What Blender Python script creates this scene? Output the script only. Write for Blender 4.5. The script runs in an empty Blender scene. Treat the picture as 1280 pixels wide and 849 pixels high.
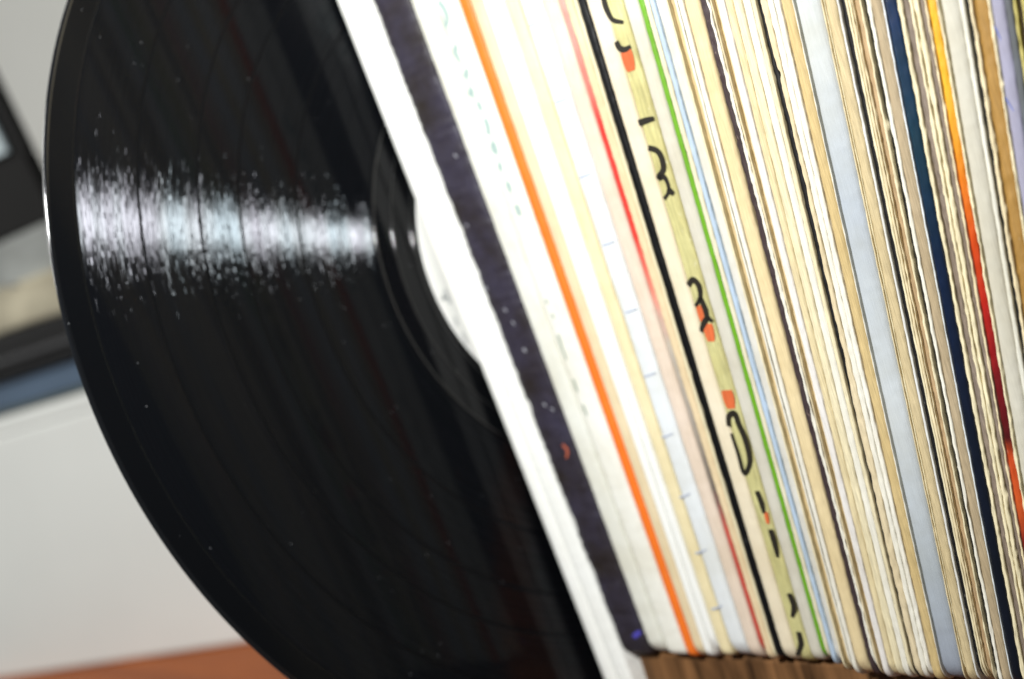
import bpy, bmesh, math, random
from mathutils import Vector, Matrix
random.seed(7)
sc = bpy.context.scene
COL = sc.collection
MM = 0.001

# ------------------------------------------------------------------ camera
FPX = 1586.7                                   # focal length in photo pixels (1280 wide)
CAM = Vector((261.57, -216.80, 117.27))        # millimetres, z = 0 is where the sleeves stand
RX = Vector((0.646030, 0.698974, -0.306726))   # image right
RY = Vector((-0.138561, -0.287772, -0.947622)) # image down
RZ = Vector((-0.750631, 0.654693, -0.089059))  # view direction
PPX, PPY = 642.28, 429.22
cam_data = bpy.data.cameras.new('camera')
cam = bpy.data.objects.new('camera', cam_data)
COL.objects.link(cam)
M = Matrix((RX, -RY, -RZ)).transposed().to_4x4()
M.translation = CAM * MM
cam.matrix_world = M
cam_data.sensor_width = 36.0
cam_data.lens = 36.0 * FPX / 1280.0
cam_data.shift_x = (640 - PPX) / 1280.0
cam_data.shift_y = (PPY - 424.5) / 1280.0
cam_data.clip_start = 0.01
cam_data.clip_end = 20
cam_data.dof.use_dof = True
cam_data.dof.focus_distance = 0.2475
cam_data.dof.aperture_fstop = 9.4
cam_data.dof.aperture_blades = 0
sc.camera = cam

# ------------------------------------------------------------------ world and lamps (indoors)
world = bpy.data.worlds.new('World')
sc.world = world
world.use_nodes = True
bg = world.node_tree.nodes['Background']
bg.inputs['Color'].default_value = (0.90, 0.95, 1.0, 1)
bg.inputs['Strength'].default_value = 0.10

def area_lamp(name, loc, target, size, power, color, size_y=None):
    d = bpy.data.lights.new(name, 'AREA')
    d.energy = power
    d.color = color
    d.size = size
    if size_y:
        d.shape = 'RECTANGLE'
        d.size_y = size_y
    o = bpy.data.objects.new(name, d)
    COL.objects.link(o)
    o.location = Vector(loc) * MM
    o.rotation_euler = (Vector(target) - Vector(loc)).to_track_quat('-Z', 'Y').to_euler()
    return o
area_lamp('key_lamp', (100, -310, 310), (10, -20, 140), 0.034, 2.85, (0.97, 0.98, 0.98), 0.040)
area_lamp('fill_lamp', (-900, -620, 620), (-440, 60, 80), 0.5, 10.0, (1.0, 1.0, 0.97))  # unseen fill, added to brighten the grey box and the wall

sc.view_settings.view_transform = 'Standard'
sc.view_settings.look = 'None'
sc.view_settings.exposure = 0
sc.view_settings.gamma = 1
sc.cycles.use_denoising = True
sc.cycles.max_bounces = 8
sc.cycles.sample_clamp_indirect = 4.0

# ------------------------------------------------------------------ pixel helpers
def ray(x, y):
    return (RX * ((x - PPX) / FPX) + RY * ((y - PPY) / FPX) + RZ).normalized()

def on_depth(x, y, Y):
    """Point on the plane of the sleeve edges (Y constant) seen at a photo pixel."""
    d = ray(x, y)
    return CAM + d * ((Y - CAM.y) / d.y)

def on_plane(x, y, P, n):
    d = ray(x, y)
    return CAM + d * ((Vector(P) - CAM).dot(n) / d.dot(n))

def lean(X):
    """The loosely packed sleeves fan out: their lean (radians) along the row."""
    return math.radians(min(6.5645 - 0.1103 * X + 0.000103 * X * X, 5.36))

# ------------------------------------------------------------------ materials
class NT:
    def __init__(self, name):
        self.m = bpy.data.materials.new(name)
        self.m.use_nodes = True
        self.t = self.m.node_tree
        self.b = self.t.nodes['Principled BSDF']
    def n(self, kind, **kw):
        nd = self.t.nodes.new(kind)
        for k, v in kw.items():
            if k in ('operation', 'blend_type', 'data_type', 'feature', 'direction_type', 'axis',
                     'vector_type', 'convert_from', 'convert_to', 'noise_dimensions', 'clamp', 'wave_type', 'bands_direction'):
                setattr(nd, k, v)
            else:
                nd.inputs[k].default_value = v
        return nd
    def l(self, a, b):
        self.t.links.new(a, b)
    def math(self, op, a, b=None, c=None):
        nd = self.t.nodes.new('ShaderNodeMath')
        nd.operation = op
        for i, v in enumerate((a, b, c)):
            if v is None:
                continue
            if isinstance(v, (int, float)):
                nd.inputs[i].default_value = v
            else:
                self.l(v, nd.inputs[i])
        return nd.outputs[0]
    def vmath(self, op, a, b=None, scale=None):
        nd = self.t.nodes.new('ShaderNodeVectorMath')
        nd.operation = op
        for i, v in enumerate((a, b)):
            if v is None:
                continue
            if isinstance(v, (tuple, list)):
                nd.inputs[i].default_value = v
            else:
                self.l(v, nd.inputs[i])
        if scale is not None:
            if isinstance(scale, (int, float)):
                nd.inputs['Scale'].default_value = scale
            else:
                self.l(scale, nd.inputs['Scale'])
        return nd.outputs['Value'] if op in ('LENGTH', 'DOT_PRODUCT') else nd.outputs['Vector']
    def ramp(self, fac, stops, interp='LINEAR'):
        nd = self.t.nodes.new('ShaderNodeValToRGB')
        nd.color_ramp.interpolation = interp
        e = nd.color_ramp.elements
        while len(e) < len(stops):
            e.new(0.5)
        for el, (p, c) in zip(e, stops):
            el.position = p
            el.color = (*c, 1) if len(c) == 3 else c
        self.l(fac, nd.inputs[0])
        return nd.outputs[0]
    def mix(self, fac, a, b, blend='MIX'):
        nd = self.t.nodes.new('ShaderNodeMixRGB')
        nd.blend_type = blend
        for i, v in zip((0, 1, 2), (fac, a, b)):
            if isinstance(v, (int, float)):
                nd.inputs[i].default_value = v
            elif isinstance(v, tuple):
                nd.inputs[i].default_value = (*v, 1)
            else:
                self.l(v, nd.inputs[i])
        return nd.outputs[0]

def lin(r, g, b):
    f = lambda c: (c / 255 / 12.92) if c / 255 <= 0.04045 else ((c / 255 + 0.055) / 1.055) ** 2.4
    return (f(r), f(g), f(b))

_cards = {}
def card(rgb, rough=0.62, fibre=0.16, wear=0.12, wear_rgb=(225, 215, 190), blot=0.16, ramp=None, gloss=0.35):
    """Printed or bare cardboard: fibres along the edge, blotches, worn specks."""
    key = (rgb, rough, fibre, wear, wear_rgb, blot, str(ramp), gloss)
    if key in _cards:
        return _cards[key]
    k = NT('card')
    tc = k.n('ShaderNodeTexCoord').outputs['Object']
    if ramp:
        sep = k.n('ShaderNodeSeparateXYZ')
        k.l(tc, sep.inputs[0])
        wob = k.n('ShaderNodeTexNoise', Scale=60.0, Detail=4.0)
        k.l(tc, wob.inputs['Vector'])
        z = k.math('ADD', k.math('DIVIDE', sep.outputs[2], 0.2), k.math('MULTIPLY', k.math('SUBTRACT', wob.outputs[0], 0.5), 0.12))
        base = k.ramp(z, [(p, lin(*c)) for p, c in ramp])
    else:
        base = lin(*rgb)
    mp = k.n('ShaderNodeMapping')
    mp.inputs['Scale'].default_value = (4200, 4200, 130)
    k.l(tc, mp.inputs['Vector'])
    nf = k.n('ShaderNodeTexNoise', Scale=1.0, Detail=3.0, Roughness=0.6)
    k.l(mp.outputs[0], nf.inputs['Vector'])
    f = k.ramp(nf.outputs[0], [(0.3, (1 - fibre * 1.6,) * 3), (0.7, (1 + fibre * 0.3,) * 3)])
    c = k.mix(1.0, base, f, 'MULTIPLY')
    nb = k.n('ShaderNodeTexNoise', Scale=55.0, Detail=5.0, Roughness=0.6)
    k.l(tc, nb.inputs['Vector'])
    bl = k.ramp(nb.outputs[0], [(0.3, (1 - blot, 1 - blot * 1.2, 1 - blot * 1.7)), (0.65, (1, 1, 1))])
    c = k.mix(1.0, c, bl, 'MULTIPLY')
    if wear > 0:
        mw = k.n('ShaderNodeMapping')
        mw.inputs['Scale'].default_value = (1500, 1500, 420)
        k.l(tc, mw.inputs['Vector'])
        nw = k.n('ShaderNodeTexNoise', Scale=1.0, Detail=6.0, Roughness=0.72)
        k.l(mw.outputs[0], nw.inputs['Vector'])
        wf = k.ramp(nw.outputs[0], [(0.66 - wear * 0.1, (0, 0, 0)), (0.72 - wear * 0.1, (1, 1, 1))])
        c = k.mix(k.math('MULTIPLY', wf, min(1, wear * 1.4)), c, lin(*wear_rgb))
    k.l(c, k.b.inputs['Base Color'])
    k.b.inputs['Roughness'].default_value = rough
    k.b.inputs['Specular IOR Level'].default_value = gloss
    bp = k.n('ShaderNodeBump', Strength=0.35, Distance=0.0002)
    k.l(nf.outputs[0], bp.inputs['Height'])
    k.l(bp.outputs[0], k.b.inputs['Normal'])
    _cards[key] = k.m
    return k.m

def plain(name, rgb, rough=0.5, spec=0.5, noise=0.08, scale=40.0):
    k = NT(name)
    tc = k.n('ShaderNodeTexCoord').outputs['Object']
    nb = k.n('ShaderNodeTexNoise', Scale=scale, Detail=5.0)
    k.l(tc, nb.inputs['Vector'])
    v = k.ramp(nb.outputs[0], [(0.3, (1 - noise * 2,) * 3), (0.7, (1, 1, 1))])
    k.l(k.mix(1.0, lin(*rgb), v, 'MULTIPLY'), k.b.inputs['Base Color'])
    k.b.inputs['Roughness'].default_value = rough
    k.b.inputs['Specular IOR Level'].default_value = spec
    return k.m

def wood(name, dark, light, scale, rough=0.25, axis=0):
    k = NT(name)
    tc = k.n('ShaderNodeTexCoord').outputs['Object']
    mp = k.n('ShaderNodeMapping')
    s = [scale, scale, scale]
    s[axis] = scale * 0.08
    mp.inputs['Scale'].default_value = s
    k.l(tc, mp.inputs['Vector'])
    a = k.n('ShaderNodeTexNoise', Scale=1.0, Detail=8.0, Roughness=0.62, Distortion=0.6)
    k.l(mp.outputs[0], a.inputs['Vector'])
    c = k.ramp(a.outputs[0], [(0.3, lin(*dark)), (0.7, lin(*light))])
    k.l(c, k.b.inputs['Base Color'])
    k.b.inputs['Roughness'].default_value = rough
    k.b.inputs['Specular IOR Level'].default_value = 0.15
    bp = k.n('ShaderNodeBump', Strength=0.15, Distance=0.0005)
    k.l(a.outputs[0], bp.inputs['Height'])
    k.l(bp.outputs[0], k.b.inputs['Normal'])
    return k.m

def polar(k):
    """radius (m), angle and tangential vector in the disc's own frame (axis = local Z)."""
    tc = k.n('ShaderNodeTexCoord').outputs['Object']
    sep = k.n('ShaderNodeSeparateXYZ')
    k.l(tc, sep.inputs[0])
    r = k.math('SQRT', k.math('ADD', k.math('MULTIPLY', sep.outputs[0], sep.outputs[0]),
                              k.math('MULTIPLY', sep.outputs[1], sep.outputs[1])))
    th = k.math('ARCTAN2', sep.outputs[1], sep.outputs[0])
    neg = k.math('MULTIPLY', sep.outputs[1], -1.0)
    cmb = k.n('ShaderNodeCombineXYZ')
    k.l(neg, cmb.inputs[0])
    k.l(sep.outputs[0], cmb.inputs[1])
    tr = k.n('ShaderNodeVectorTransform', vector_type='VECTOR', convert_from='OBJECT', convert_to='WORLD')
    k.l(cmb.outputs[0], tr.inputs[0])
    tau = k.vmath('NORMALIZE', tr.outputs[0])
    return tc, r, th, tau

def polar_noise(k, r, th, fr, ft, detail=2.0, rough=0.6):
    cmb = k.n('ShaderNodeCombineXYZ')
    k.l(k.math('MULTIPLY', r, fr), cmb.inputs[0])
    k.l(k.math('MULTIPLY', th, ft), cmb.inputs[1])
    n = k.n('ShaderNodeTexNoise', Scale=1.0, Detail=detail, Roughness=rough)
    k.l(cmb.outputs[0], n.inputs['Vector'])
    return n.outputs[0]

def dust(k, tc, base, amount=0.5):
    v = k.n('ShaderNodeTexVoronoi', Scale=520.0, Randomness=1.0)
    k.l(tc, v.inputs['Vector'])
    spot = k.math('LESS_THAN', v.outputs['Distance'], 0.062)
    sel = k.n('ShaderNodeSeparateColor')
    k.l(v.outputs['Color'], sel.inputs[0])
    pick = k.math('GREATER_THAN', sel.outputs[0], 0.90)
    f = k.math('MULTIPLY', k.math('MULTIPLY', spot, pick), amount)
    return k.mix(f, base, (0.55, 0.58, 0.62))

WALL = math.radians(60)
def vinyl_groove():
    k = NT('vinyl_grooves')
    tc, r, th, tau = polar(k)
    k.l(dust(k, tc, (0.0035, 0.0040, 0.0052)), k.b.inputs['Base Color'])
    # grooves: rough across, smooth along; the recorded wiggle tilts them along the groove
    def cell_noise(fr, ft):
        cmb = k.n('ShaderNodeCombineXYZ')
        k.l(k.math('FLOOR', k.math('MULTIPLY', r, fr)), cmb.inputs[0])
        k.l(k.math('FLOOR', k.math('MULTIPLY', th, ft)), cmb.inputs[1])
        w = k.n('ShaderNodeTexWhiteNoise')
        k.l(cmb.outputs[0], w.inputs['Vector'])
        c = k.math('MULTIPLY', k.math('SUBTRACT', w.outputs['Value'], 0.5), 2.0)
        return k.math('MULTIPLY', k.math('MULTIPLY', c, c), c)          # mostly small, a few large
    cells = k.math('ADD', cell_noise(5600, 90), k.math('MULTIPLY', cell_noise(9400, 40), 0.8))
    bands = polar_noise(k, r, th, 1300, 0.6, 3.0, 0.8)
    amp = k.ramp(bands, [(0.38, (0.04,) * 3), (0.55, (0.35,) * 3), (0.70, (1,) * 3)])
    tilt = k.math('MULTIPLY', cells, k.math('MULTIPLY', amp, 0.21))
    geo = k.n('ShaderNodeNewGeometry')
    # the wall of the V groove that faces outwards, about 53 degrees from the flat
    rho = k.vmath('CROSS_PRODUCT', tau, geo.outputs['Normal'])
    wall = k.vmath('ADD', k.vmath('SCALE', geo.outputs['Normal'], scale=math.cos(WALL)), k.vmath('SCALE', rho, scale=math.sin(WALL)))
    nrm = k.vmath('NORMALIZE', k.vmath('ADD', wall, k.vmath('SCALE', tau, scale=tilt)))
    k.l(nrm, k.b.inputs['Normal'])
    lines = polar_noise(k, r, th, 3600, 0.5, 2.0, 0.8)
    lev = k.ramp(lines, [(0.36, (0.014,) * 3), (0.64, (0.036,) * 3)])
    hue = polar_noise(k, r, th, 160, 1.2, 1.0)
    tint = k.ramp(hue, [(0.35, (0.78, 0.92, 1.0)), (0.5, (0.88, 0.95, 1.0)), (0.65, (0.90, 0.90, 1.0))])
    gl = k.n('ShaderNodeBsdfAnisotropic')
    gl.distribution = 'BECKMANN'
    gl.inputs['Roughness'].default_value = 0.29
    gl.inputs['Anisotropy'].default_value = 0.63
    k.l(k.mix(1.0, lev, tint, 'MULTIPLY'), gl.inputs['Color'])
    k.l(nrm, gl.inputs['Normal'])
    k.l(tau, gl.inputs['Tangent'])
    # the lands between the grooves: a weak mirror
    for a in k.t.links[:]:
        if a.to_socket == k.b.inputs['Normal']:
            k.t.links.remove(a)
    k.b.inputs['Roughness'].default_value = 0.5
    k.b.inputs['Specular IOR Level'].default_value = 0.0
    k.b.inputs['Coat Weight'].default_value = 0.15
    k.b.inputs['Coat Roughness'].default_value = 0.04
    k.b.inputs['Coat IOR'].default_value = 1.45
    add = k.n('ShaderNodeAddShader')
    k.l(k.b.outputs[0], add.inputs[0])
    k.l(gl.outputs[0], add.inputs[1])
    k.l(add.outputs[0], k.t.nodes['Material Output'].inputs['Surface'])
    return k.m

def vinyl_smooth(name, rough=0.07, spec=0.5):
    k = NT(name)
    tc, r, th, tau = polar(k)
    k.l(dust(k, tc, (0.004, 0.0045, 0.0055), 0.7), k.b.inputs['Base Color'])
    k.b.inputs['Roughness'].default_value = rough
    k.b.inputs['IOR'].default_value = 1.55
    k.b.inputs['Specular IOR Level'].default_value = spec
    return k.m

# ------------------------------------------------------------------ object helpers
def link(name, me, mat, parent=None, smooth=False):
    if mat:
        me.materials.append(mat)
    if smooth:
        me.polygons.foreach_set('use_smooth', [True] * len(me.polygons))
    o = bpy.data.objects.new(name, me)
    COL.objects.link(o)
    o.parent = parent
    return o

def empty(name, loc):
    o = bpy.data.objects.new(name, None)
    o.empty_display_size = 0.01
    COL.objects.link(o)
    o.location = Vector(loc) * MM
    return o

def tag(o, label=None, cat=None, group=None, kind=None):
    for k, v in (('label', label), ('category', cat), ('group', group), ('kind', kind)):
        if v:
            o[k] = v
    return o

def box(name, lo, hi, mat, parent=None, bevel=0.0, base=(0, 0, 0), rotz=0.0, tilt=None):
    """Bevelled box in millimetres, in the frame of its parent."""
    bm = bmesh.new()
    bmesh.ops.create_cube(bm, size=1.0)
    for v in bm.verts:
        v.co = Vector([(lo[i] + hi[i]) / 2 + v.co[i] * (hi[i] - lo[i]) for i in range(3)])
    if bevel:
        bmesh.ops.bevel(bm, geom=bm.edges[:], offset=bevel, segments=3, affect='EDGES', profile=0.5)
    if tilt:
        for v in bm.verts:
            v.co = tilt(v.co)
    for v in bm.verts:
        v.co *= MM
    me = bpy.data.meshes.new(name)
    bm.to_mesh(me)
    bm.free()
    return link(name, me, mat, parent)

# ------------------------------------------------------------------ table, wall
TZ = -41.45
wood_table = wood('orange_wood', (98, 42, 8), (152, 78, 18), 45, 0.5)
table = empty('wooden_table', (-250, 150, TZ - 760))
tag(table, 'orange brown polished wooden table top under the records and the grey box', 'table')
box('table_top', (-900, -172, 730), (820, 620, 760), wood_table, table, 4)
for lx in (-850, 770):
    for ly in (-125, 570):
        box('leg', (lx - 30, ly - 30, 0), (lx + 30, ly + 30, 729.5), wood_table, table, 3)
wallm = plain('painted_wall', (228, 228, 222), 0.8, 0.2, 0.02, 6)
U = Vector((185, 64, 0)).normalized()            # direction of the grey box's front
NRM = Vector((U.y, -U.x, 0))                     # and what it faces
B0 = Vector((-509, 1, TZ))
def bg_pt(u, dep, z):
    p = B0 + U * u - NRM * dep
    return (p.x, p.y, z)
ang = math.atan2(U.y, U.x)
wl = empty('wall', bg_pt(0, 640, TZ - 760))
wl.rotation_euler.z = ang
wl['kind'] = 'structure'
box('plaster', (-1500, 0, 0), (2500, 60, 2400), wallm, wl)

# ------------------------------------------------------------------ things behind the record, far out of focus
def prop(name, u, dep, z, label, cat):
    e = empty(name, bg_pt(u, dep, z))
    e.rotation_euler.z = ang
    return tag(e, label, cat)
greym = plain('pale_grey_paint', (212, 213, 208), 0.55, 0.3, 0.03, 12)
sb = prop('storage_box', 60, 0, TZ, 'pale grey storage box standing on the table behind the record', 'box')
ztop = 103.0 - TZ
box('body', (-330, 0, 0), (420, 320, ztop - 9), greym, sb, 2)
box('lid', (-330, 0, ztop - 8.9), (420, 320, ztop), greym, sb, 1.0)
bk = prop('book', 60, 4, 103.2, 'blue book with dark green board lying on the grey box', 'book')
box('back_cover', (-120, 0, 0), (240, 220, 3.2), plain('green_board', (52, 62, 56), 0.6, 0.3), bk, 0.8)
box('pages', (-118, 3, 3.4), (236, 216, 17.0), plain('blue_page_edge', (70, 88, 108), 0.5, 0.4), bk, 0.8)
box('front_cover', (-120, 0, 17.2), (240, 220, 20.0), plain('dark_board', (20, 22, 26), 0.6, 0.3), bk, 0.8)
ab = prop('hifi_unit', 60, 2, 123.4, 'low black hi-fi unit lying on the blue book', 'hi-fi')
blackm = plain('black_casing', (9, 8, 8), 0.7, 0.2)
box('casing', (-100, 0, 0), (220, 200, 21), blackm, ab, 1.5)
box('front_strip', (-90, -1.2, 6), (210, -0.05, 9), plain('strip', (40, 40, 42), 0.4, 0.4), ab, 0.3)
cl = prop('folded_cloth', 60, 2, 144.6, 'beige grey folded cloth on top of the black hi-fi unit', 'cloth')
clm = plain('beige_cloth', (176, 168, 146), 0.9, 0.1, 0.25, 30)
def cushion(name, lo, hi, mat, parent, sag):
    bm = bmesh.new()
    bmesh.ops.create_cube(bm, size=1.0)
    bmesh.ops.subdivide_edges(bm, edges=bm.edges[:], cuts=9, use_grid_fill=True)
    for v in bm.verts:
        q = v.co * 2
        s = 1 - 0.06 * abs(q.x) ** 6
        k = Vector((q.x, q.y * s, q.z * (1 - sag * abs(q.x) ** 4 * 0.7)))
        k += Vector((0, 0.03 * math.sin(9 * q.x + 3 * q.z), 0.05 * math.sin(7 * q.x + 4 * q.y)))
        v.co = Vector([(lo[i] + hi[i]) / 2 + k[i] / 2 * (hi[i] - lo[i]) for i in range(3)]) * MM
    me = bpy.data.meshes.new(name)
    bm.to_mesh(me)
    bm.free()
    o = link(name, me, mat, parent, True)
    return o
cushion('lower_fold', (-70, 2, 0.6), (190, 150, 23), clm, cl, 0.3)
cushion('upper_fold', (30, 4, 22), (150, 140, 46), plain('grey_cloth', (150, 152, 148), 0.9, 0.1, 0.2, 30), cl, 0.4)
pf = prop('tapered_case', 36, 8, 191.5, 'slim black tapered case with pale blue front panel on the folded cloth', 'case')
def taper(c):                                    # narrower towards its top
    return Vector((-19 + (c.x + 19) * (1 - 0.00117 * c.z), c.y, c.z))
frm = plain('black_frame', (16, 15, 14), 0.8, 0.15)
box('base', (-160, 0, 0), (122, 9, 36), frm, pf, 1, tilt=taper)
box('body', (-160, 3, 36.2), (122, 9, 240), frm, pf, 1, tilt=taper)
prm = NT('pale_blue_mottle')  # pale blue with uneven darker patches
_tc = prm.n('ShaderNodeTexCoord').outputs['Object']
_n = prm.n('ShaderNodeTexNoise', Scale=22.0, Detail=2.0)
prm.l(_tc, _n.inputs['Vector'])
prm.l(prm.ramp(_n.outputs[0], [(0.36, lin(80, 92, 96)), (0.5, lin(150, 164, 168)), (0.7, lin(190, 198, 198))]), prm.b.inputs['Base Color'])
box('front_panel', (-148, 0.5, 40), (110, 2.8, 82), prm.m, pf, 0.3, tilt=taper)
box('top_trim', (-160, 0.5, 84), (122, 2.8, 238), frm, pf, 0.3, tilt=taper)

# ------------------------------------------------------------------ board that carries the row of sleeves
bdm = wood('brown_board', (34, 23, 14), (132, 94, 60), 190, 0.4, axis=2)
bd = empty('wooden_board', (17.5, 3.5, TZ))
tag(bd, 'thick brown wooden board under the row of record sleeves', 'board')
box('plank', (0, 0, 0), (190, 318, -TZ - 0.3), bdm, bd, 1.2)

# ------------------------------------------------------------------ record sleeves
SLEEVE_H = 315.0
ROWS = [i * 0.625 for i in range(0, 340)] + [212.5 + i * 6 for i in range(1, 17)] + [SLEEVE_H]

def smooth_noise(rng, step):
    n = int(SLEEVE_H / step) + 4
    v = [rng.uniform(-1, 1) for _ in range(n)]
    def f(s):
        t = max(0, s) / step
        i = int(t)
        u = t - i
        u = u * u * (3 - 2 * u)
        return v[i] * (1 - u) + v[i + 1] * u
    return f

PROF = {
    'spine': [(0.0, 1.0), (0.05, 0.55), (0.16, 0.2), (0.35, 0.03), (0.65, 0.03), (0.84, 0.2), (0.95, 0.55), (1.0, 1.0)],
    'board': [(0.0, 0.5), (0.06, 0.16), (0.25, 0.02), (0.5, 0.0), (0.75, 0.02), (0.94, 0.16), (1.0, 0.5)],
    'paper': [(0.0, 0.6), (0.2, 0.2), (0.5, 0.0), (0.8, 0.25), (1.0, 0.6)],
}
def slab(name, root, x0, x1, y, mat, form='spine', rag=0.08, z0=0.0, height=SLEEVE_H, corner=3.0, seed=0, wedge=0.0, gap=None, nicks=0):
    """One upright sheet or spine: its visible edge runs up the row at depth y, ragged by rag mm."""
    rng = random.Random(seed)
    fine = [smooth_noise(rng, 0.9) for _ in range(2)]
    fine2 = [smooth_noise(rng, 2.6) for _ in range(2)]
    mid = [smooth_noise(rng, 9.0) for _ in range(2)]
    slow = [smooth_noise(rng, 45.0) for _ in range(2)]
    yn = [smooth_noise(rng, 1.3) for _ in range(8)]
    nk = [(rng.choice((0, 1)), rng.uniform(8, 200), rng.uniform(0.15, 0.5), rng.uniform(0.8, 2.5)) for _ in range(nicks)]
    prof = PROF[form]
    w = x1 - x0
    dep = {'spine': min(0.2 * w, 0.7), 'board': 0.5, 'paper': 0.5}[form]
    org = root.location / MM
    verts, faces = [], []
    n = len(prof) + 2
    sc_ = height / SLEEVE_H
    for s in ROWS:
        zs = s * sc_
        offs = []
        for k in (0, 1):
            o = rag * (0.45 * fine[k](s) + 0.4 * fine2[k](s) + 0.3 * mid[k](s) + 0.45 * slow[k](s))
            for side, sn, amp, wd in nk:
                if side == k:
                    o += (1 if k == 0 else -1) * amp * math.exp(-((s - sn) / wd) ** 2)
            offs.append(o)
        if gap:
            a = gap(zs)
            offs[0] += a[0]
            offs[1] += a[1]
        cy = 0.0
        for e in (zs, height - zs):
            if e < corner:
                cy = max(cy, corner - math.sqrt(max(0, corner * corner - (corner - e) ** 2)))
        xa, xb = x0 + offs[0], x1 + offs[1]
        if xb - xa < 0.05:
            m = (xa + xb) / 2
            xa, xb = m - 0.025, m + 0.025
        row = [(xa, 314.0 + y)]
        for j, (f, d) in enumerate(prof):
            row.append((xa + (xb - xa) * f, y + d * dep + cy + rag * 0.9 * yn[j % 8](s)))
        row.append((xb, 314.0 + y))
        for xx, yy in row:
            ph = lean(xx)
            verts.append(((xx - math.tan(ph) * (z0 + zs) - org.x) * MM, (yy - org.y) * MM, (z0 + zs - org.z) * MM))
    R_ = len(ROWS)
    for i in range(R_ - 1):
        for j in range(n - 1):
            a = i * n + j
            faces.append((a, a + 1, a + n + 1, a + n))
        a = i * n
        faces.append((a + n - 1, a, a + n, a + 2 * n - 1))
    faces.append(tuple(reversed(range(n))))
    faces.append(tuple((R_ - 1) * n + j for j in range(n)))
    me = bpy.data.meshes.new(name)
    me.from_pydata(verts, [], faces)
    me.polygons.foreach_set('use_smooth', [len(f) == 4 for f in faces])
    return link(name, me, mat, root)

WHITE = (238, 238, 232); CREAM = (228, 212, 174); TAN = (196, 168, 112); GREYB = (138, 124, 112)
def C(rgb, **k):
    return card(tuple(rgb), **k)
GRP = 'record sleeves standing in a row'
NAMES = dict(s='spine', b='board', p='inner_or_gap', c='cover')  # inner paper, and also black sheets painted in where gaps lie in shade
FORMS = dict(s='spine', b='board', p='paper', c='spine')
_seed = [100]
def sleeve(label, xs, pieces, y=0.0, z0=0.0, rag=0.07, name='record_sleeve', group=GRP):
    """xs: edges in mm along the row; pieces: (kind, material[, setback, extra])."""
    if z0 == 0.0:
        z0 = random.choice((0.0, 0.0, 0.5, 1.1, 1.8)) * random.random()
    root = empty(name, ((xs[0] + xs[-1]) / 2, y, z0))
    tag(root, label, 'record sleeve', group)
    made = []
    for i, pc in enumerate(pieces):
        kind, mat = pc[0], pc[1]
        back = pc[2] if len(pc) > 2 else 0.0
        ex = dict(pc[3]) if len(pc) > 3 else {}
        _seed[0] += 1
        rg = ex.pop('rag', rag)
        a, b = xs[i] + 0.03, xs[i + 1] - 0.03
        ex.setdefault('corner', 2.0 + 5.0 * random.random())
        made.append(slab(NAMES[kind], root, a, b, y + back, mat, FORMS[kind], rg, z0, seed=_seed[0], **ex))
    return root, made

white = C(WHITE, fibre=0.05, blot=0.05)
cream = C(CREAM, fibre=0.2, blot=0.12)
cream2 = C((232, 220, 184), fibre=0.22, blot=0.12)
tan = C((214, 192, 146), fibre=0.2, blot=0.14)
tan2 = C((224, 208, 166), fibre=0.2, blot=0.14)
greyb = C(GREYB, fibre=0.3, blot=0.2)
gap_black = C((16, 15, 17), fibre=0.3, wear=0.35, wear_rgb=(120, 116, 110))  # fills the dark gaps: their shade is put into the colour

# the sleeve that holds the disc stands on the table itself, its left panel behind the disc
e1 = empty('record_sleeve', (4.6, 0.2, TZ))
tag(e1, 'white record sleeve with the shiny black record sticking out of it', 'record sleeve', GRP)
slab('cover', e1, 4.36, 9.6, 0.2, white, 'spine', 0.05, TZ + 0.1, seed=11, corner=1.5)
slab('cover', e1, -2.6, -1.6, 10.0, white, 'spine', 0.02, TZ + 0.1, seed=12, corner=1.5)
sleeve('plain white sleeve squeezed between the disc and the dark purple spine', [10.0, 16.1], [('s', white)], z0=TZ + 0.1, y=-0.2)
purp, purp_p = sleeve('thick dark purple record sleeve with scuffed spine', [16.25, 26.66],
    [('s', C((56, 52, 68), rough=0.5, fibre=0.25, wear=0.45, wear_rgb=(92, 88, 100), blot=0.55), 0.0, dict(nicks=14))], rag=0.22)
sleeve('greyish white record sleeve touching the dark purple spine', [26.8, 32.5], [('s', C((222, 222, 212), fibre=0.06))])
tealS, tealP = sleeve('white record sleeve with faded teal lettering down its spine', [32.7, 39.3], [('s', C((234, 233, 224), fibre=0.05))])
sleeve('record sleeve with bright orange spine', [39.4, 42.3, 45.5], [('s', C((244, 122, 40), rough=0.5, fibre=0.1, blot=0.14, wear=0.3, wear_rgb=(250, 190, 140))), ('c', C((226, 208, 172), fibre=0.08))], rag=0.04)
sleeve('white record sleeve with grey slit next to the orange spine', [45.7, 48.0, 48.3, 50.5], [('b', white), ('p', greyb, 1.0), ('b', white)], rag=0.04)
sleeve('pale yellow record sleeve', [50.7, 54.2], [('s', C((234, 220, 178), fibre=0.08))], rag=0.05)
tickS, tickP = sleeve('pale blue record sleeve with thin grey ticks along its spine', [54.35, 59.4], [('s', C((222, 226, 228), fibre=0.05))], rag=0.05)
sleeve('pinkish cream record sleeve next to the red striped one', [59.55, 63.4], [('s', C((226, 208, 190), fibre=0.1))], rag=0.05)
sleeve('record sleeve with thin faded red spine', [63.6, 64.9, 66.8],
    [('s', card((190, 80, 60), fibre=0.1, ramp=((0.0, (190, 66, 52)), (0.17, (196, 84, 72)), (0.21, (110, 100, 92)), (0.40, (190, 180, 166)), (0.46, (224, 140, 122)), (0.52, (212, 60, 48)), (0.66, (212, 52, 44)), (0.74, (230, 130, 118)), (0.85, (232, 170, 160)))), 0.2), ('c', C((226, 204, 166), fibre=0.1))], rag=0.08)
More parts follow.
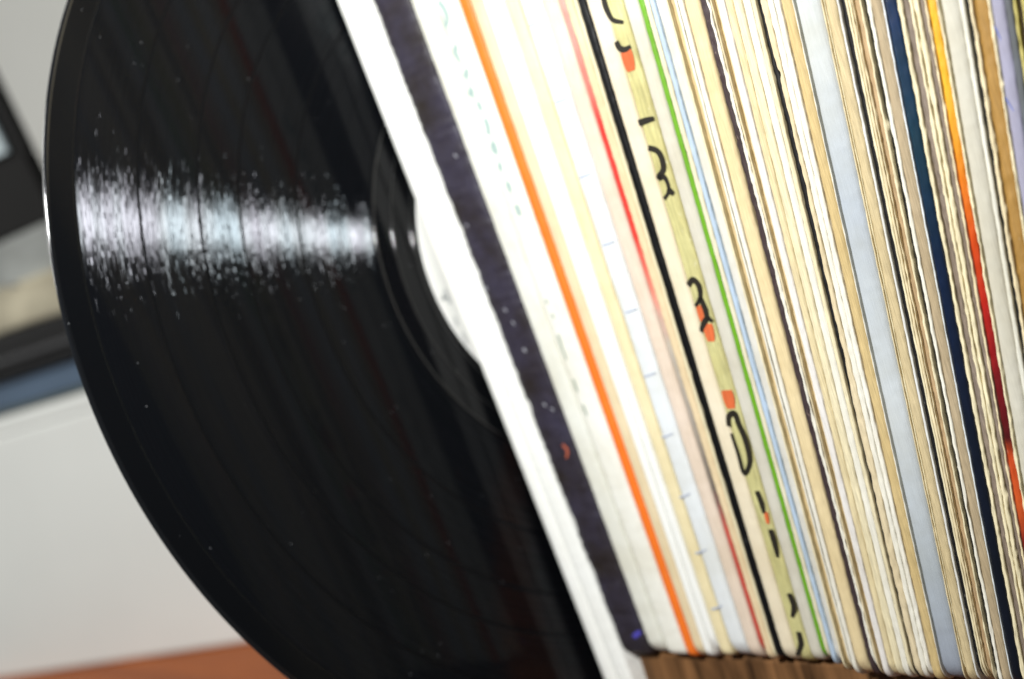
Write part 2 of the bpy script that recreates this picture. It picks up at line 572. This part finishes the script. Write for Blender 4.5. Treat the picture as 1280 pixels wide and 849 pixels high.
sleeve('cream record sleeve with narrow jet black spine', [66.9, 67.75, 69.5], [('c', cream2), ('s', C((10, 10, 12), rough=0.4, wear=0.3, wear_rgb=(110, 108, 104), blot=0.02), 0.0, dict(nicks=8))], rag=0.06)
picS, picP = sleeve('record sleeve with yellow green patterned spine and black brush letters', [69.55, 73.6, 77.55],
    [('c', C((228, 216, 190), fibre=0.08)), ('s', card((212, 206, 146), fibre=0.3, blot=0.2, wear=0.45, wear_rgb=(224, 218, 190)))], rag=0.05)
sleeve('pale grey record sleeve beside the yellow green patterned spine', [77.65, 80.9], [('s', C((204, 200, 186), fibre=0.08))], rag=0.05)
sleeve('record sleeve with thin bright green spine', [81.0, 82.1, 83.2], [('s', C((106, 164, 32), rough=0.5, fibre=0.1, wear=0.2, wear_rgb=(226, 226, 206))), ('c', C((224, 216, 190)))], rag=0.08)
sleeve('record sleeve with narrow light blue stripe beside the green spine', [83.3, 84.3, 89.2], [('s', C((180, 200, 222), fibre=0.15, wear=0.3)), ('c', C((214, 212, 204), fibre=0.1))], rag=0.06)
YF = -4.5
white_l = white
white = C((228, 224, 210), fibre=0.12, blot=0.1)
sleeve('cream edged sleeve with tan slit beside the light blue stripe', [89.4, 89.9, 91.2, 91.7], [('b', cream2), ('p', tan, 0.9), ('b', white)], y=YF)
sleeve('white and tan sleeve left of the thin dark brown spine', [91.8, 92.9, 95.9], [('b', white), ('s', C((226, 206, 162), fibre=0.14))], y=YF)
sleeve('sleeve with thin worn dark brown spine', [96.05, 97.4, 98.0], [('s', C((64, 50, 52), fibre=0.3, wear=0.35, wear_rgb=(150, 130, 120)), 0.3), ('b', white)], y=YF, rag=0.2)
sleeve('open sleeve with tan inner paper right of the dark brown spine', [98.1, 98.5, 99.3, 100.8], [('b', cream), ('p', tan, 0.8), ('b', C((230, 226, 222)))], y=YF)
sleeve('tan and cream sleeve between the brown and the black gap', [100.9, 102.4, 104.1], [('s', tan2), ('b', cream2)], y=YF)
sleeve('white and cream sleeve just before the jagged black gap', [104.2, 105.7, 106.6], [('b', white), ('b', cream2)], y=YF)
def jag(zs):
    return max(0.0, 1 - abs(zs - 108) / 48.0) ** 0.6
sleeve('sleeve with jagged black opening', [106.75, 107.12, 108.6],
    [('p', gap_black, 0.6, dict(gap=lambda z: (-0.25 * jag(z), 0.62 * jag(z)), rag=0.16)),
     ('b', C((220, 204, 170)), 0.0, dict(gap=lambda z: (0.62 * jag(z), 0), rag=0.14, nicks=4))], y=YF)
sleeve('bright white double board sleeve next to the jagged black opening', [108.7, 109.9, 110.95], [('b', white), ('b', C((236, 232, 220)))], y=YF, rag=0.1)
sleeve('sleeve with tan spine left of the broad pale blue spine', [111.05, 113.1, 113.4], [('s', C((206, 182, 130), fibre=0.2)), ('b', white)], y=YF)
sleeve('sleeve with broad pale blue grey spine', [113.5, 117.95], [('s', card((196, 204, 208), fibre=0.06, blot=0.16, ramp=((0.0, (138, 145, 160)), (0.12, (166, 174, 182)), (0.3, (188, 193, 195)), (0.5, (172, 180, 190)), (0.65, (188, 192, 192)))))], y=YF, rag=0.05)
sleeve('cream and tan sleeve right of the broad pale blue spine', [118.05, 118.35, 118.7, 120.6], [('b', cream), ('p', cream2, 0.2), ('s', C((204, 186, 146), fibre=0.2))], y=YF)
sleeve('white edged sleeve with charcoal black slit', [120.7, 121.2, 122.1, 122.6, 123.1], [('b', C((226, 226, 224))), ('p', gap_black, 0.6, dict(rag=0.16)), ('b', cream2), ('b', cream)], y=YF)
sleeve('narrow tan open sleeve beside the charcoal slit', [123.25, 123.5, 124.5, 124.9], [('b', cream), ('p', C((186, 158, 120), fibre=0.25), 0.4), ('b', cream2)], y=YF, rag=0.12)
def tear(zs):
    t = 1 / (1 + math.exp(-(zs - 112) / 2.5))
    u = 1 / (1 + math.exp((zs - 88) / 3.0))
    return (0.0, -0.5 + 0.55 * max(t, u))
sleeve('grey tan sleeve with torn black slit next to the navy spine', [125.0, 125.6, 126.3, 128.15, 128.5],
    [('p', gap_black, 0.8, dict(gap=tear, rag=0.12)), ('b', white, 0.0, dict(rag=0.14, nicks=3)), ('s', C((176, 158, 128), fibre=0.22)), ('b', C((226, 232, 236)))], y=YF)
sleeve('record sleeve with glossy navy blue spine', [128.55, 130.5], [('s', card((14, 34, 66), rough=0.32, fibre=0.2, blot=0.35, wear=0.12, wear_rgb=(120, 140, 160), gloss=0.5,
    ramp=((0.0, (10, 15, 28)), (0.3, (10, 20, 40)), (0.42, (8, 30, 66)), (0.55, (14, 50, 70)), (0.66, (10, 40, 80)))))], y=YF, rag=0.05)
sleeve('open sleeve with ragged cream boards right of the navy spine', [130.6, 131.3, 132.4, 133.0], [('b', cream2), ('p', greyb, 0.35), ('b', cream2)], y=YF, rag=0.15)
sleeve('open sleeve with ragged cream boards left of the yellow and red spine', [133.2, 133.95, 134.75, 135.2], [('b', cream2), ('p', greyb, 0.35), ('b', cream)], y=YF, rag=0.15)
sleeve('record sleeve with spine fading from yellow to dark red', [135.3, 136.65, 137.2],
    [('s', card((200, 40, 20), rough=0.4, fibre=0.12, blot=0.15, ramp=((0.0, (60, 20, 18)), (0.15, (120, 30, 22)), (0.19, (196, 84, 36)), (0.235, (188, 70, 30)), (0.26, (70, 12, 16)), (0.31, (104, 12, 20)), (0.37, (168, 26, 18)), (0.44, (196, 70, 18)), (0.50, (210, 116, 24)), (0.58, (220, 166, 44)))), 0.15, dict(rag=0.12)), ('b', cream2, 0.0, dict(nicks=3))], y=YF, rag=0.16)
sleeve('wide grey beige sleeve right of the yellow to red spine', [137.3, 140.1, 140.9], [('s', C((190, 186, 172), fibre=0.08)), ('b', C((220, 218, 206)))], y=YF)
sleeve('sleeve with black opening and ochre brown paper between cream edges', [141.0, 141.5, 142.1, 144.2, 144.7], [('p', gap_black, 0.5, dict(rag=0.22)), ('b', cream), ('p', C((160, 122, 60), fibre=0.14), 0.35), ('b', cream2)], y=YF, rag=0.16)
lavS, lavP = sleeve('lavender grey record sleeve with thin blue pen strokes', [144.8, 146.75, 147.85], [('s', C((146, 144, 164), fibre=0.08, blot=0.15)), ('s', C((88, 92, 98), fibre=0.1, blot=0.3))], y=YF)
sleeve('open sleeve with yellowed edges and dark brown slit', [147.95, 148.5, 149.2, 149.75], [('b', C((196, 184, 110))), ('p', C((58, 44, 26)), 0.5), ('b', C((196, 184, 110)))], y=YF, rag=0.12)
sleeve('outermost cream sleeve at the open end of the row', [149.85, 152.0], [('s', cream2)], y=YF)

# ------------------------------------------------------------------ print on spines: strokes lie 0.06 mm proud of the spine
def ribbon(name, root, pts, width, Y, mat, lift=0.07):
    """A brush stroke through photo pixels pts, lying on the spine at depth Y; width in mm."""
    P = [on_depth(x, y, Y - lift) for x, y in pts]
    Q = []
    for i in range(len(P) - 1):
        a = P[max(0, i - 1)]; b = P[i]; c = P[i + 1]; d = P[min(len(P) - 1, i + 2)]
        for t in [j / 6 for j in range(6)]:
            Q.append(0.5 * ((2 * b) + (c - a) * t + (2 * a - 5 * b + 4 * c - d) * t * t + (3 * b - a - 3 * c + d) * t ** 3))
    Q.append(P[-1])
    verts, faces = [], []
    org = root.matrix_basis.translation / MM
    for i, q in enumerate(Q):
        d = (Q[min(i + 1, len(Q) - 1)] - Q[max(i - 1, 0)])
        nrm = Vector((-d.z, 0, d.x))
        nrm = nrm.normalized() if nrm.length > 0 else Vector((1, 0, 0))
        w = width * 0.5 * (0.75 + 0.35 * math.sin(3.1 * i / len(Q) + 0.6))
        for s in (-1, 1):
            v = q + nrm * w * s - org
            verts.append((v.x * MM, v.y * MM, v.z * MM))
            verts.append((v.x * MM, (v.y + 0.05) * MM, v.z * MM))
    for i in range(len(Q) - 1):
        a = i * 4
        faces += [(a, a + 4, a + 6, a + 2), (a + 1, a + 3, a + 7, a + 5), (a, a + 1, a + 5, a + 4), (a + 2, a + 6, a + 7, a + 3)]
    faces += [(0, 2, 3, 1), (len(verts) - 4, len(verts) - 3, len(verts) - 1, len(verts) - 2)]
    me = bpy.data.meshes.new(name)
    me.from_pydata(verts, [], faces)
    return link(name, me, mat, root)

inkb = plain('black_ink', (40, 36, 28), 0.55, 0.3, 0.1, 300)
orange = card((222, 110, 62), fibre=0.2, blot=0.25)
for pts in ([(753, -14), (755, 2), (759, 14), (766, 25), (779, 28)], [(770, 52), (774, 60), (781, 62), (788, 58)],
            [(798, 154), (807, 151), (817, 148)],
            [(810, 185), (820, 188), (826, 196), (829, 212), (823, 222), (831, 222), (836, 238), (830, 249)], [(834, 236), (842, 243)],
            [(860, 357), (866, 350), (873, 357), (875, 372), (869, 383)], [(875, 372), (881, 386), (884, 396), (890, 402)], [(884, 397), (879, 406), (876, 415)],
            [(911, 533), (911, 521), (918, 517), (923, 530), (932, 552), (937, 578), (930, 592), (922, 566), (914, 542)],
            [(946, 614), (952, 630), (955, 642)], [(963, 662), (968, 680), (972, 697)], [(986, 742), (992, 758), (990, 772)], [(998, 790), (1001, 806), (996, 820)]):
    ribbon('letter_stroke', picS, pts, 1.35, 0.0, inkb)
for pts, w in (([(782, 63), (789, 89)], 3.0), ([(873, 382), (878, 402)], 1.6), ([(884, 405), (889, 427)], 2.6), ([(908, 488), (914, 511)], 2.9), ([(957, 640), (960, 655)], 1.0)):
    ribbon('orange_block', picS, pts, w, 0.0, orange, lift=0.055)
tick = plain('grey_tick', (182, 188, 200), 0.6, 0.2)
for i, (x, y) in enumerate(((668, 30), (701, 126), (731, 220), (760, 305), (788, 389), (812, 469), (834, 545), (856, 620), (876, 690), (896, 760))):
    ribbon('spine_tick', tickS, [(x - 7, y + 2), (x, y), (x + 7, y - 3)], 0.5, 0.0, tick)
teal = plain('teal_ink', (156, 178, 172), 0.6, 0.2)
for pts in ([(548, 2), (555, 11), (559, 24), (557, 34)], [(570, 57), (569, 66), (575, 77)], [(583, 86), (583, 99)], [(588, 111), (591, 119)],
            [(597, 128), (602, 138)], [(606, 148), (610, 160), (609, 168)], [(616, 178), (621, 192)], [(624, 204), (626, 214)], [(634, 228), (638, 240)], [(645, 256), (650, 270)]):
    ribbon('letter_stroke', tealS, pts, 1.4, 0.0, teal)
for pts in ([(551, 18), (560, 42), (568, 52), (572, 70), (580, 82)], [(578, 92), (587, 106), (586, 118), (596, 124), (600, 140), (604, 146)], [(607, 158), (615, 172), (614, 186), (622, 196), (628, 216), (636, 232), (640, 250)]):
    ribbon('letter_stroke', tealS, pts, 0.5, 0.0, teal, lift=0.05)
fade = plain('faded_ink', (168, 176, 160), 0.6, 0.2)
for pts in ([(682, 374), (684, 380)], [(690, 392), (692, 399)], [(697, 418), (702, 434), (708, 450)], [(716, 474), (722, 490)], [(728, 506), (734, 520)]):
    ribbon('letter_stroke', tealS, pts, 0.8, 0.0, fade)
lint = plain('lint', (150, 150, 156), 0.8, 0.2)
for x, y, r in ((607, 361, 0.7), (655, 438, 0.75), (631, 388, 0.5), (641, 404, 0.45), (569, 195, 0.5), (680, 506, 0.6), (690, 512, 0.45), (583, 282, 0.35)):
    ribbon('lint_speck', purp, [(x - 1.5, y - 1.5), (x + 1, y), (x + 2, y + 2.5)], r, 0.0, lint)
ribbon('orange_mark', purp, [(703, 556), (709, 563), (708, 573)], 0.8, 0.0, plain('rust_ink', (176, 92, 66), 0.6, 0.2))
ribbon('blue_mark', purp, [(792, 797), (797, 792), (801, 790)], 1.2, 0.0, plain('violet_ink', (80, 74, 170), 0.6, 0.2))
pen = plain('blue_pen', (92, 112, 190), 0.5, 0.3)
for pts in ([(1242, 32), (1247, 41), (1251, 50)], [(1256, 122), (1262, 131), (1267, 139)]):
    ribbon('pen_stroke', lavS, pts, 0.14, YF, pen)

# ------------------------------------------------------------------ the vinyl record
LEAN0 = 0.0822
up = Vector((-math.sin(LEAN0), 0, math.cos(LEAN0)))
axis = Vector((math.cos(LEAN0), 0, math.sin(LEAN0)))
centre = up * 108.46 + Vector((0, 46.48, 0))
rec = empty('vinyl_record', (0, 0, 0))
tag(rec, 'shiny black vinyl record with white label standing upright out of its white sleeve', 'vinyl record')
Mx = Matrix((Vector((0, -1, 0)), axis.cross(Vector((0, -1, 0))), axis)).transposed().to_4x4()   # local Z = disc axis
Mx.translation = centre * MM
rec.matrix_world = Mx

def lathe(name, prof, mat, seg=360, parent=rec, closed=False, wob=0.0):
    verts, faces = [], []
    n = len(prof)
    for i in range(seg):
        a = 2 * math.pi * i / seg
        for r, z in prof:
            verts.append((r * math.cos(a) * MM, r * math.sin(a) * MM, z * MM))
    last = n if closed else n - 1
    for i in range(seg):
        k = (i + 1) % seg
        for j in range(last):
            m = (j + 1) % n
            faces.append((i * n + j, k * n + j, k * n + m, i * n + m))
    me = bpy.data.meshes.new(name)
    me.from_pydata(verts, [], faces)
    o = link(name, me, mat, parent, True)
    return o

smooth_v = vinyl_smooth('vinyl_smooth', 0.05, 0.14)
lead_v = vinyl_smooth('vinyl_lead_in', 0.10, 0.06)
rim_v = vinyl_smooth('vinyl_rim', 0.10, 0.6)
groove_v = vinyl_groove()
HT = 0.62      # half thickness of the flat
# solid body: rounded bead at the rim, flat inside, hollow at the spindle hole
arc = [(149.4 + 0.6 * math.cos(t), HT * math.sin(t)) for t in [math.pi / 2 - math.pi * i / 14 for i in range(15)]]
front = [(3.6, HT), (20, HT), (50.0, HT), (63.0, HT), (64.6, HT - 0.02), (100, HT - 0.02), (143.2, HT - 0.02), (143.4, HT - 0.02), (143.45, HT), (144.6, HT), (147.1, HT), (149.2, HT), (149.3, HT)]
back = [(r, -z) for r, z in reversed(front)]
lathe('vinyl_body', front + arc + back, rim_v, 480, closed=True)
lathe('lead_out_area', [(50.0, HT + 0.004), (63.4, HT + 0.004)], smooth_v, 360)
lathe('lead_in_area', [(143.46, HT + 0.004), (149.0, HT + 0.004)], lead_v, 480)
for r0, w in ((63.7, 0.40), (58.1, 0.36), (51.9, 0.36)):        # three turns of the run-out groove
    lathe('runout_groove', [(r0 + w * math.cos(t), HT + 0.003 + w * 0.8 * math.sin(t)) for t in [math.pi - math.pi * i / 12 for i in range(13)]], rim_v, 360)
edges = [64.6, 86.5, 102.5, 113.4, 128.3, 143.3]
gap_v = vinyl_smooth('vinyl_gap', 0.2)
gap_v.node_tree.nodes['Principled BSDF'].inputs['Specular IOR Level'].default_value = 0.04
for e in edges:
    lathe('track_gap', [(e - 0.5, HT - 0.012), (e + 0.5, HT - 0.012)], gap_v, 360)
for a, b in zip(edges[:-1], edges[1:]):
    lathe('groove_band', [(a + 0.35, HT - 0.018), (a + 0.45, HT + 0.02), (a + 0.5, HT + 0.02), (a + 0.6, HT + 0.02), ((a + b) / 2, HT + 0.02), (b - 0.6, HT + 0.02), (b - 0.5, HT + 0.02), (b - 0.45, HT + 0.02), (b - 0.35, HT - 0.018)], groove_v, 480)
labm = plain('label_paper', (246, 246, 242), 0.55, 0.25, 0.03, 60)
lathe('label', [(3.6, HT + 0.05), (3.6, HT + 0.13), (49.4, HT + 0.13), (49.7, HT + 0.10), (49.8, HT + 0.01)], labm, 240)
lathe('label', [(3.6, -HT - 0.05), (3.6, -HT - 0.13), (49.4, -HT - 0.13), (49.8, -HT - 0.01)], labm, 240)
# small grey print on the label, mostly hidden by the sleeve
prn = plain('grey_print', (160, 164, 166), 0.6, 0.2)
def label_stroke(pts, w):
    inv = Mx.inverted()
    P = []
    for x, y in pts:
        p = on_plane(x, y, centre + axis * (HT + 0.15), axis)
        P.append(inv @ (p * MM))
    verts, faces = [], []
    for i, q in enumerate(P):
        d = P[min(i + 1, len(P) - 1)] - P[max(i - 1, 0)]
        nn = Vector((-d.y, d.x, 0)).normalized() * w * 0.5 * MM
        for s in (-1, 1):
            verts.append(tuple(q + nn * s))
            verts.append(tuple(q + nn * s - Vector((0, 0, 0.015 * MM))))
    for i in range(len(P) - 1):
        a = i * 4
        faces += [(a, a + 2, a + 6, a + 4), (a + 1, a + 5, a + 7, a + 3), (a, a + 4, a + 5, a + 1), (a + 2, a + 3, a + 7, a + 6)]
    me = bpy.data.meshes.new('label_print')
    me.from_pydata(verts, [], faces)
    link('label_print', me, prn, rec)
label_stroke([(553, 374), (556, 361), (563, 380)], 0.7)
label_stroke([(552, 374), (560, 372)], 0.8)
label_stroke([(568, 396), (572, 408)], 0.5)
label_stroke([(578, 416), (584, 430)], 0.5)
